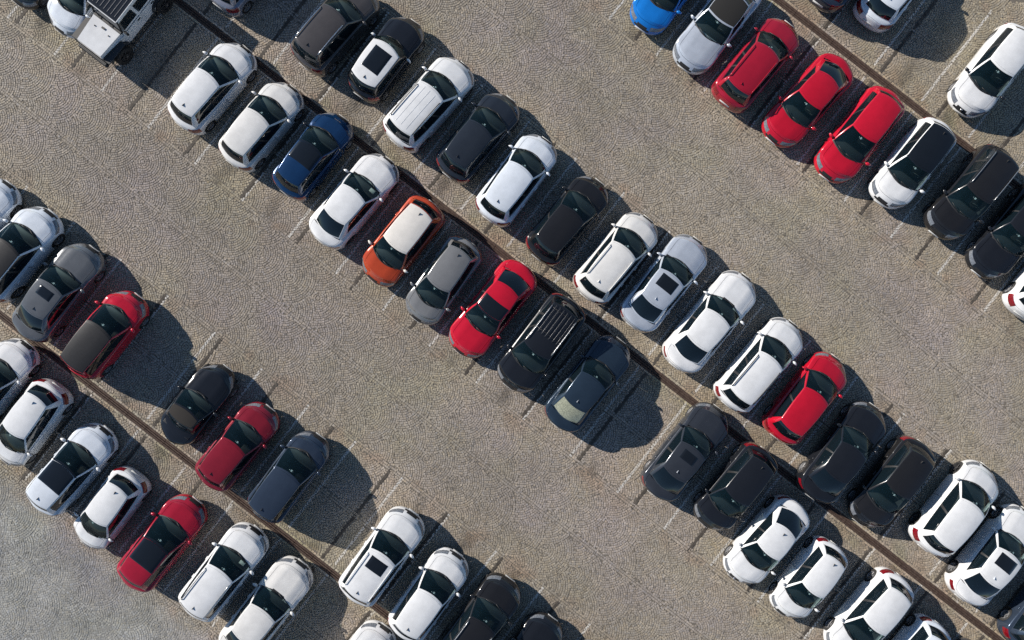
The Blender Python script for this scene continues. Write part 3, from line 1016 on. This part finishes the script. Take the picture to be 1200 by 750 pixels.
        rim = [lathe_y([(ri + .004, .09), (ri - .012, .095), (ri - .03, .06), (ri - .05, .02), (.05, .03), (.001, .035)], 20)]
        for k in range(5):
            a = 2 * math.pi * k / 5
            v, f = rbox(ri * .5, 0, 0, ri * .95, .022, .055, .008)
            v = [(x * math.cos(a) - z * math.sin(a), y + .075, x * math.sin(a) + z * math.cos(a)) for x, y, z in v]
            rim.append((v, f))
        s.rim = join(*rim)
        for i, (x, sg) in enumerate(((s.xfa, 1), (s.xfa, -1), (s.xra, 1), (s.xra, -1))):
            t = s.emit('wheel', *s.tyre, None, M_TYRE, key='w%d' % i)
            t['loc'] = (x, sg * (W / 2 - .165), r); t['rot'] = 0 if sg > 0 else math.pi
            s.emit('rim', *s.rim, 'rim', M_RIM, parent='w%d' % i, key='rim%d' % i, smooth=False)

    def patch(s, x0, x1, hw, lift):
        Vp, Fp = [], []
        tt = [0, .02, .2, .4, .6, .8, .98, 1]
        nx = ny = 7
        for i in range(nx + 1):
            for j in range(ny + 1):
                x = lerp(x0, x1, tt[i]); y = lerp(-hw, hw, tt[j])
                ed = .0 if 0 < i < nx and 0 < j < ny else -lift - .004
                x2 = x - .03 * (y / hw) ** 2 * (1 - 2 * i / nx) * 0
                Vp.append((x2, y, s.roofz(x, y) + lift + ed))
        for i in range(nx):
            for j in range(ny):
                a = i * (ny + 1) + j
                Fp.append((a, a + 1, a + ny + 2, a + ny + 1))
        return Vp, Fp

    def glasstop(s, share):
        # follows the roof from the windscreen header back, 5 mm proud, rolled under at its rim
        wr = s.p['W'] / 2 - s.p['roofin']
        Vp, Fp = [], []
        tx = [0, .15, .3, .45, .6, .75, .9, .985, 1]; ty = [0, .012, .12, .25, .38, .5, .62, .75, .88, .988, 1]
        nx, ny = 8, 10
        for i in range(nx + 1):
            for j in range(ny + 1):
                e = lerp(-1, 1, ty[j])
                y = e * (wr - .03)
                x = lerp(s.xw1 - s.p['bow1'] * e * e - .004, s.xw1 - share * (s.xw1 - s.xr1) + .03 * (1 - e * e), tx[i])
                rim = 0 < j < ny and i < nx
                Vp.append((x, y, s.roofz(x, y) + (.006 if rim else -.008)))
        for i in range(nx):
            for j in range(ny):
                a = i * (ny + 1) + j
                Fp.append((a, a + 1, a + ny + 2, a + ny + 1))
        return Vp, Fp

    def rail(s, yy, x0, x1, h, r):
        pts = [(x0, yy, s.roofz(x0, yy) - .01), (x0 - .07, yy, s.roofz(x0 - .07, yy) + h)]
        n = 8
        for k in range(1, n): 
            x = lerp(x0 - .07, x1 + .07, k / n); pts.append((x, yy, s.roofz(x, yy) + h))
        pts += [(x1 + .07, yy, s.roofz(x1 + .07, yy) + h), (x1, yy, s.roofz(x1, yy) - .01)]
        return tube(pts, r, 6)

_types, _extra = {}, {}
def link_part(name, me, parent, mat=None):
    o = bpy.data.objects.new(name, me); col.objects.link(o); o.parent = parent
    if mat is not None:
        o.material_slots[0].link = 'OBJECT'; o.material_slots[0].material = mat
    return o
def extra_mesh(key, fn, mat):
    if key not in _extra:
        V, F = fn()
        me = bpy.data.meshes.new(key[1]); me.from_pydata([tuple(v) for v in V], [], F); me.materials.append(mat)
        me.polygons.foreach_set('use_smooth', [True] * len(me.polygons)); me.update()
        _extra[key] = me
    return _extra[key]

GROUP = 'cars parked in rows on the setts'
def place_root(name, nose, tail, L0):
    xn, yn = gpx(*nose, z=.45); xt, yt = gpx(*tail, z=.45)
    L = math.hypot(xn - xt, yn - yt)
    e = bpy.data.objects.new(name, None); col.objects.link(e)
    e.empty_display_size = .3
    e.location = ((xn + xt) / 2, (yn + yt) / 2, 0)
    e.rotation_euler = (0, 0, math.atan2(yn - yt, xn - xt))
    k = max(.93, min(1.07, L / L0))
    e.scale = (k, 1 + (k - 1) * .4, 1)
    return e

def car(kind, nose, tail, paint_key, label, roof=None, pano=None, sunroof=None, rails=None, ribs=False, mirror=None, fin=True, rim=None, rearlit=None, badge=False, card=None, canvas=None, fincol=None, stripes=False):
    if kind not in _types: _types[kind] = CarType(kind)
    T = _types[kind]; p = T.p
    root = place_root('parked_car', nose, tail, p['L'])
    tag(root, label, 'car', GROUP)
    body = PAINT[paint_key]
    mats = {'body': body, 'roof': PAINT[roof] if roof else body, 'mirror': PAINT[mirror] if mirror else body, 'glass': M_GLASS, 'header': (M_ROOFGLASS if pano else PAINT[roof] if roof in ('satinblack', 'glassblack') else PAINT[roof] if roof else body),
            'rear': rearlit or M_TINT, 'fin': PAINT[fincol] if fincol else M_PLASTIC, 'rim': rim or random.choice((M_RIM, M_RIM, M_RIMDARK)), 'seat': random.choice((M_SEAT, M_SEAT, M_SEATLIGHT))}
    if canvas: mats['roof'] = canvas
    objs = {}
    for q in T.parts:
        if q['key'] == 'antenna_fin' and not fin: continue
        par = objs[q['parent']] if q['parent'] else root
        o = link_part(q['name'], q['me'], par, mats.get(q['slot']) if q['slot'] else None)
        if q['loc']: o.location = q['loc']; o.rotation_euler = (0, 0, q['rot'])
        objs[q['key']] = o
    wr = p['W'] / 2 - p['roofin']
    Lr = T.xw1 - T.xr1
    rf = objs['roof']
    if pano:       # front share of the roof in black glass
        me = extra_mesh((kind, 'glass_roof', pano), lambda: T.glasstop(pano), M_ROOFGLASS)
        link_part('glass_roof', me, rf)
    if sunroof:
        a, b, hw = sunroof
        me = extra_mesh((kind, 'sunroof', sunroof), lambda: T.patch(T.xw1 - a * Lr, T.xw1 - b * Lr, hw, .007), M_ROOFGLASS)
        link_part('sunroof', me, rf)
    if rails:
        for sg in (1, -1):
            me = extra_mesh((kind, 'roof_rail', sg), lambda: T.rail(sg * (wr - .035), T.xw1 - .22, T.xr1 + .16, .045, .018), M_SATIN)
            link_part('roof_rail', me, root, {'satin': M_SATIN, 'black': M_PLASTIC, 'body': body, 'chrome': M_CHROME}[rails])
    if stripes:
        for yy in (-.26, .02, .28):
            me = extra_mesh((kind, 'roof_rib', yy), lambda: T.rail(yy, T.xw1 - .08, T.xr1 + .1, .0, .007), M_SATIN)
            link_part('roof_rib', me, rf, body)
    if ribs:
        for yy in (-.44, -.26, -.08, .10, .28, .46):
            me = extra_mesh((kind, 'rack_bar', yy), lambda: T.rail(yy, T.xw1 - .32 * Lr, T.xr1 + .06, .05, .008), M_RACK)
            link_part('rack_bar', me, root)
        for t in (.40, .88):
            x = T.xw1 - t * Lr
            me = extra_mesh((kind, 'rack_crossbar', t), lambda: tube([(x, yy, T.roofz(x, yy) + .03) for yy in (-.52, -.25, 0, .25, .52)], .014, 5), M_SATIN)
            link_part('rack_crossbar', me, root, M_PLASTIC)
    if badge:
        me = extra_mesh((kind, 'badge'), lambda: rbox(p['L'] / 2 - .05, 0, p['zh'] - .10, .07, .09, .13, .02), M_CHROME)
        link_part('badge', me, root)
    if card:
        me = extra_mesh((kind, 'parking_card', card), lambda: rbox(T.xw0 - .30, card * .45, p['zc'] - .03, .16, .24, .01, .003), M_PAPER)
        link_part('dashboard_card', me, root)
    return root

def offroader(nose, tail, label):
    L, W = 4.35, 1.60
    root = place_root('offroad_car', nose, tail, L)
    tag(root, label, 'car', GROUP)
    wp = PAINT['white']
    def P(name, vf, mat, parent=root, smooth=False):
        return mesh_obj(name, vf[0], vf[1], mat, parent, smooth)
    def hexa(x0, x1, y0, y1, z0, z1, y0t=None, x0t=None, x1t=None):
        # prism, x0 = rear, x1 = front; half widths y0 (rear) y1 (front), top narrower by taper
        t = .97
        x0t = x0 if x0t is None else x0t; x1t = x1 if x1t is None else x1t
        V = [(x0, y0, z0), (x0, -y0, z0), (x1, -y1, z0), (x1, y1, z0), (x0t, y0 * t, z1), (x0t, -y0 * t, z1), (x1t, -y1 * t, z1), (x1t, y1 * t, z1)]
        return V, [(3, 2, 1, 0), (4, 5, 6, 7), (0, 1, 5, 4), (1, 2, 6, 5), (2, 3, 7, 6), (3, 0, 4, 7)]
    P('body', join(hexa(-2.0, .72, .80, .80, .52, 1.14), hexa(.72, 2.0, .80, .62, .55, 1.02)), wp)
    hood = P('hood', hexa(.74, 2.02, .70, .61, 1.02, 1.14, x1t=1.97), wp)
    for y in (-.22, .22): P('hood_latch', rbox(1.12, y * 1.6, 1.16, .05, .05, .03, .01), M_PLASTIC, hood)
    P('hood_vent', rbox(1.0, 0, 1.166, .08, .16, .012, .004), M_PLASTIC, hood)
    # windshield frame and glass
    A, B = .70, .46
    P('windshield', ([(A, .68, 1.16), (A, -.68, 1.16), (B, -.62, 1.72), (B, .62, 1.72)], [(0, 3, 2, 1)]), M_TINT)
    P('windshield_frame', join(tube([(A, .74, 1.13), (B, .66, 1.76)], .035, 6), tube([(A, -.74, 1.13), (B, -.66, 1.76)], .035, 6), tube([(B, -.66, 1.76), (B, .66, 1.76)], .035, 6)), M_PLASTIC)
    P('cowl', rbox(.72, 0, 1.13, .14, 1.40, .05, .015), M_PLASTIC)
    for y in (-.30, .28): P('wiper', tube([(.76, y, 1.17), (.64, y - .35, 1.26)], .012, 5), M_PLASTIC)
    # hard top: white side walls, black ribbed roof
    for sg in (1, -1):
        for (x0, x1, nm) in ((-.30, .62, 'f'), (-1.15, -.36, 'r'), (-1.92, -1.22, 'q')):
            top0, top1 = (x0 + .02, x1 - .14) if nm == 'f' else (x0, x1)
            P('side_window', ([(x0 + .08, sg * .765, 1.20), (x1 - .08, sg * .765, 1.20), (top1 - .06, sg * .70, 1.64), (top0 + .08, sg * .70, 1.64)], [(0, 1, 2, 3) if sg < 0 else (3, 2, 1, 0)]), M_TINT)
        xs = [-1.98, -1.90, -1.22, -1.14, -.36, -.26, .56, .70]
        fr = []
        for x in (-1.94, -1.18, -.31): fr.append(([(x - .06, sg * .79, 1.14), (x + .06, sg * .79, 1.14), (x + .06, sg * .70, 1.74), (x - .06, sg * .70, 1.74)], [(0, 1, 2, 3) if sg < 0 else (3, 2, 1, 0)]))
        fr.append(([(-1.98, sg * .79, 1.13), (.70, sg * .79, 1.13), (.70, sg * .772, 1.20), (-1.98, sg * .772, 1.20)], [(0, 1, 2, 3) if sg < 0 else (3, 2, 1, 0)]))
        fr.append(([(-1.98, sg * .712, 1.64), (.50, sg * .712, 1.64), (.44, sg * .695, 1.75), (-1.98, sg * .695, 1.75)], [(0, 1, 2, 3) if sg < 0 else (3, 2, 1, 0)]))
        P('cab_side', join(*fr), wp)
        for x0, x1 in ((-.30, .60), (-1.15, -.36)):
            d = P('door', rbox((x0 + x1) / 2, sg * .805, .84, x1 - x0 - .02, .03, .56, .012), wp)
            P('door_handle', rbox(x0 + .14, sg * .835, 1.02, .16, .04, .04, .01), M_PLASTIC, d)
        m = P('wing_mirror', rbox(.60, sg * .95, 1.27, .10, .20, .16, .03), M_PLASTIC)
        P('mirror_arm', tube([(.62, sg * .78, 1.18), (.61, sg * .90, 1.22)], .018, 5), M_PLASTIC, m)
        P('side_step', tube([(.80, sg * .80, .42), (.72, sg * .93, .40), (-.72, sg * .93, .40), (-.80, sg * .80, .42)], .035, 6), M_PLASTIC)
        for xw in (1.38, -1.28):
            fl = []
            pts = []
            for k in range(9):
                a = math.radians(lerp(8, 172, k / 8))
                pts.append((xw + math.cos(a) * .57, .44 + .08 + max(0, math.sin(a)) * .47))
            Vf = []
            for x, z in pts: Vf += [(x, sg * .70, min(z, .98)), (x, sg * .97, min(z, .95))]
            Ff = [((2 * k, 2 * k + 1, 2 * k + 3, 2 * k + 2) if sg < 0 else (2 * k + 2, 2 * k + 3, 2 * k + 1, 2 * k)) for k in range(8)]
            P('fender_flare', (Vf, Ff), M_PLASTIC)
            w = mesh_obj('wheel', *lathe_y([(.24, -.13), (.39, -.14), (.415, -.10), (.415, .10), (.39, .14), (.24, .13)], 22), M_TYRE, root)
            w.location = (xw, sg * .81, .415); w.rotation_euler = (0, 0, 0 if sg > 0 else math.pi)
            parts = [lathe_y([(.245, .11), (.22, .115), (.19, .05), (.06, .06), (.001, .065)], 20)]
            for k in range(5):
                a = 2 * math.pi * k / 5
                v, f = rbox(.12, 0, 0, .22, .03, .07, .01)
                parts.append(([(x * math.cos(a) - z * math.sin(a), y + .085, x * math.sin(a) + z * math.cos(a)) for x, y, z in v], f))
            mesh_obj('rim', *join(*parts), M_RIMDARK, w)
        P('front_fender', rbox(1.50, sg * .80, .955, 1.05, .36, .05, .02), M_PLASTIC)
        P('headlight', lathe_y([(.10, 0), (.09, .02), (.001, .025)], 14), M_HEAD).matrix_local = Matrix.Translation((2.0, sg * .42, .88)) @ Matrix.Rotation(-math.pi / 2, 4, 'Z')
        P('tail_light', rbox(-2.02, sg * .70, .95, .06, .12, .2, .02), M_TAIL)
    roof = P('roof', rbox(-.74, 0, 1.775, 2.50, 1.42, .07, .03), PAINT['black'])
    for k in range(7): P('roof_rib', rbox(-.72, -.54 + .18 * k, 1.815, 2.2, .035, .02, .008), M_RACK, roof)
    for sg in (1, -1): P('roof_edge_trim', tube([(.50, sg * .705, 1.79), (-1.98, sg * .705, 1.79)], .022, 6), wp, roof)
    P('roof_edge_trim', tube([(.52, -.705, 1.79), (.52, .705, 1.79)], .022, 6), wp, roof)
    P('rear_window', ([(-2.01, .60, 1.22), (-2.01, -.60, 1.22), (-1.99, -.56, 1.66), (-1.99, .56, 1.66)], [(0, 1, 2, 3)[::-1]]), M_TINT)
    P('bumper', rbox(2.12, 0, .62, .18, 1.50, .17, .05), M_PLASTIC)
    P('bumper', rbox(-2.10, 0, .62, .16, 1.50, .17, .05), M_PLASTIC)
    g = P('grille', rbox(2.0, 0, .84, .04, 1.15, .34, .02), wp)
    for k in range(7): P('grille_slot', rbox(2.022, -.24 + .08 * k, .84, .01, .045, .26, .003), M_PLASTIC, g)
    P('cabin_lining', ([(.60, .74, 1.10), (.60, -.74, 1.10), (-1.95, -.74, 1.10), (-1.95, .74, 1.10)], [(0, 3, 2, 1)]), M_DASH)
    sp = mesh_obj('spare_wheel', *lathe_y([(.01, .12), (.22, .12), (.38, .11), (.40, .06), (.40, -.06), (.38, -.11), (.01, -.11)], 22), M_TYRE, root)
    sp.location = (-2.25, 0, 1.0); sp.rotation_euler = (0, 0, math.pi / 2)
    P('underbody', rbox(0, 0, .50, 3.9, 1.1, .14, .02), M_UNDER)
    return root

CREAM_REFLECTION = lamp_mat('cream_window_reflection', (0.36, 0.37, 0.27), 0.25)  # bright reflection on a rear pane, painted in as its cream colour
SR = (.10, .42, .36)

# ---- lower-left pair of rows (either side of the first drain)
car('hatch', (34, 403), (-40, 496), 'white', 'white hatchback cut off by the left edge, nose to the drain, below the grey sedan')
car('city', (5, 541), (71, 451), 'white', 'white hatchback with tail to the drain and roof fin, touching the left edge', fincol='silver')
car('crossover', (127, 503), (51, 593), 'coolwhite', 'white hatchback with black glass front roof and black bumper trim at lower left', pano=.56, mirror='white')
car('city', (100, 638), (163, 554), 'white', 'small white hatchback facing the grey aisle, just left of the black-roofed red car')
car('hatch', (231, 586), (155, 683), 'crimson', 'red hatchback with black front roof between white cars at lower left', pano=.60, fin=False)
car('suv', (303, 619), (229, 715), 'white', 'white crossover with roof rails right of the black-roofed red car at lower left', rails='satin', card=-.9)
car('long_sedan', (355, 659), (272, 765), 'pearl', 'white sedan with ridged bonnet parked beside the empty bays at the bottom edge', fin=False)
car('hatch', (453, 734), (378, 832), 'white', 'white car whose nose alone shows at the bottom edge below the drain')
car('hatch', (12, 215), (-62, 312), 'coolwhite', 'pale car whose nose alone shows at the left edge, topmost of its row')
car('crossover', (62, 249), (-14, 346), 'coolwhite', 'white crossover with dark glass roof cut by the left edge beside the grey sedan', roof='satinblack')
car('sedan', (110, 291), (34, 394), 'grey', 'grey sedan with small sunroof between the white crossover and black-roofed red car', sunroof=(.12, .42, .34), fincol='grey')
car('mpv', (163, 347), (93, 436), 'scarlet', 'red compact van with long black roof above the drain, next to empty bay', roof='satinblack', fin=False, mirror='scarlet')
car('beetle', (267, 431), (202, 516), 'black', 'small rounded black car with brown canvas roof right of the empty bay', canvas=M_CANVASB, fin=False)
car('hatch', (317, 478), (245, 566), 'maroon', 'dark red hatchback between the black canvas-roofed car and the blue-grey one')
car('mpv', (376, 511), (307, 603), 'bluegrey', 'blue-grey compact van beside the empty bays in the lower-left row')
car('suv', (485, 600), (414, 698), 'white', 'white crossover with small black sunroof, first right of the empty bays at bottom', sunroof=(.10, .37, .40), rails='body')
car('crossover', (537, 648), (470, 741), 'white', 'plain-roofed white crossover between the sunroof crossover and a black car at bottom')
car('suv', (598, 678), (527, 774), 'softblack', 'black crossover right of the plain white crossover at the bottom edge', rails='satin')
car('sedan', (648, 724), (574, 824), 'black', 'black sedan of which only the bonnet shows at the bottom edge')
car('hatch', (707, 757), (636, 850), 'midgrey', 'grey car just peeping in at the bottom edge, last of its row')

# ---- row left of the long middle drain
car('sedan', (19, 4), (92, -94), 'black', 'black car whose front end alone shows in the top left corner')
car('hatch', (70, 38), (139, -56), 'coolwhite', 'white hatchback left of the white off-roader at the top left')
offroader((112, 68), (188, -31), 'white boxy off-roader with black ribbed roof and big wheels at the top left')
car('hatch', (290, 57), (213, 149), 'white', 'white hatchback with black tail glass, right of the empty bay at upper left')
car('hatch', (345, 103), (272, 193), 'pearl', 'white hatchback between another white hatchback and the blue car at upper left', fin=False)
car('hatch', (403, 138), (335, 228), 'blue', 'blue hatchback with black glass front roof, in the middle row at upper left', pano=.52, fin=False, mirror='black')
car('sedan', (457, 187), (376, 284), 'white', 'white sedan between the blue hatchback and the orange car', fin=False, card=-.9)
car('crossover', (436, 329), (509, 239), 'orange', 'orange crossover with a cream roof', roof='cream', mirror='cream')
car('city', (487, 375), (552, 284), 'midgrey', 'grey hatchback between the orange car and the red sedan')
car('sedan', (537, 413), (617, 312), 'scarlet', 'red sedan with black glass roof panel in the middle row', pano=.50, fin=False)
car('suv', (595, 453), (671, 352), 'black', 'black off-roader with ribbed roof rack beside the blue-grey sedan', ribs=True, rails='satin', fin=False)
car('sedan', (728, 399), (650, 498), 'navy', 'dark blue-grey sedan with pale rear window next to the empty bay at centre', rearlit=CREAM_REFLECTION, fincol='silver')
car('sedan', (842, 478), (763, 578), 'dgrey', 'dark grey sedan with small sunroof, first right of the empty bay at centre', sunroof=(.14, .46, .33), fincol='silver')
car('crossover', (823, 614), (895, 526), 'black', 'black hatchback between the dark grey sunroof sedan and the white fastback')
car('fastback', (858, 677), (934, 588), 'white', 'white fastback with big black rear window right of the black hatchback', badge=True)
car('city', (913, 718), (977, 636), 'white', 'small white hatchback between two larger white cars at the bottom', )
car('hatch', (976, 764), (1054, 674), 'white', 'white hatchback with tail to the middle drain, its bonnet cut by the bottom edge', fin=False)
car('city', (1032, 810), (1097, 728), 'coolwhite', 'white car at the bottom edge showing only its tail window', fin=False)
car('hatch', (1080, 845), (1150, 757), 'dgrey', 'dark car barely peeping in at the bottom edge near the right corner')

# ---- row right of the long middle drain
car('hatch', (328, -82), (257, 10), 'steel', 'steel grey car whose tail alone shows at the top edge beside the drain')
car('suv', (434, -10), (357, 80), 'brown', 'brown-grey crossover with silver roof rails at the top edge', rails='chrome')
car('mini', (487, 26), (421, 114), 'black', 'small black hatchback with white roof and large sunroof', roof='white', sunroof=(.14, .70, .41), mirror='white')
car('suv', (545, 76), (463, 169), 'white', 'long white crossover with ribbed roof right of the black white-roofed hatchback', stripes=True, fin=False, rails='black')
car('hatch', (599, 116), (524, 207), 'slate', 'dark slate hatchback between two white crossovers at upper middle')
car('crossover', (641, 164), (571, 258), 'coolwhite', 'white crossover between the dark slate hatchback and the black car at upper middle')
car('hatch', (703, 213), (628, 303), 'softblack', 'black hatchback between two white cars near the centre', fin=False)
car('crossover', (760, 256), (684, 348), 'pearl', 'short white crossover with red tail lights right of the black hatchback near centre', rails='body', fincol='pearl')
car('sedan', (818, 281), (738, 382), 'silver', 'silver-white sedan with black sunroof near the centre', sunroof=(.08, .50, .40), fincol='silver')
car('long_sedan', (875, 324), (788, 429), 'white', 'long white sedan with black rear window right of the silver sedan', fin=False)
car('wagon', (930, 379), (849, 474), 'white', 'white estate with roof rails between the long sedan and the red hatchback', rails='black', fin=False)
car('hatch', (980, 419), (906, 512), 'red', 'red hatchback in the middle row right of the white estate', fin=False)
car('sedan', (1025, 476), (946, 581), 'black', 'black sedan right of the red hatchback in the middle row', fin=False)
car('hatch', (1005, 612), (1078, 518), 'softblack', 'black hatchback with nose at the drain, between black sedan and white hatchback')
car('crossover', (1155, 546), (1078, 641), 'white', 'white hatchback right of the two black cars at lower right', fin=False)
car('sedan', (1203, 598), (1121, 699), 'white', 'white sedan with black sunroof at the lower right edge', sunroof=(.08, .50, .40), fincol='silver')
car('wagon', (1263, 655), (1184, 754), 'bluegrey', 'dark blue car cut off by the bottom right corner')

# ---- rows at the third drain, upper right
car('hatch', (750, 34), (820, -62), 'brightblue', 'bright blue hatchback at the top edge')
car('roadster', (800, 80), (878, -20), 'silver', 'silver convertible with black canvas top at the top edge', canvas=M_CANVAS, fin=False)
car('wagon', (925, 28), (847, 123), 'crimson', 'red estate with a fin on its roof, leftmost of the three red cars', rails='body', fincol='crimson')
car('fastback', (903, 165), (985, 74), 'red', 'red fastback with large black rear window, middle of the three red cars', fin=False)
car('hatch', (966, 208), (1042, 111), 'scarlet', 'red hatchback with plain roof, rightmost of the three red cars', fin=False)
car('crossover', (1030, 238), (1100, 148), 'white', 'white hatchback with full black glass roof beside the red hatchback at upper right', roof='glassblack')
car('suv', (1094, 274), (1170, 181), 'softblack', 'black crossover with nose to the aisle, right of the black-roofed white hatchback', rails='satin')
car('sedan', (1144, 320), (1223, 221), 'black', 'black sedan cut off by the right edge beside the black crossover')
car('hatch', (1262, 276), (1190, 369), 'white', 'white car at the right edge showing only its tail corner')
car('crossover', (1028, -86), (956, 7), 'bluegrey', 'dark blue car whose tail alone shows at the top edge right of the drain')
car('hatch', (1087, -66), (1014, 29), 'coolwhite', 'white hatchback with its tail showing at the top edge, upper right')
car('hatch', (1123, 131), (1196, 38), 'white', 'white hatchback facing the drain beside the empty bay at upper right', badge=True, mirror='black')
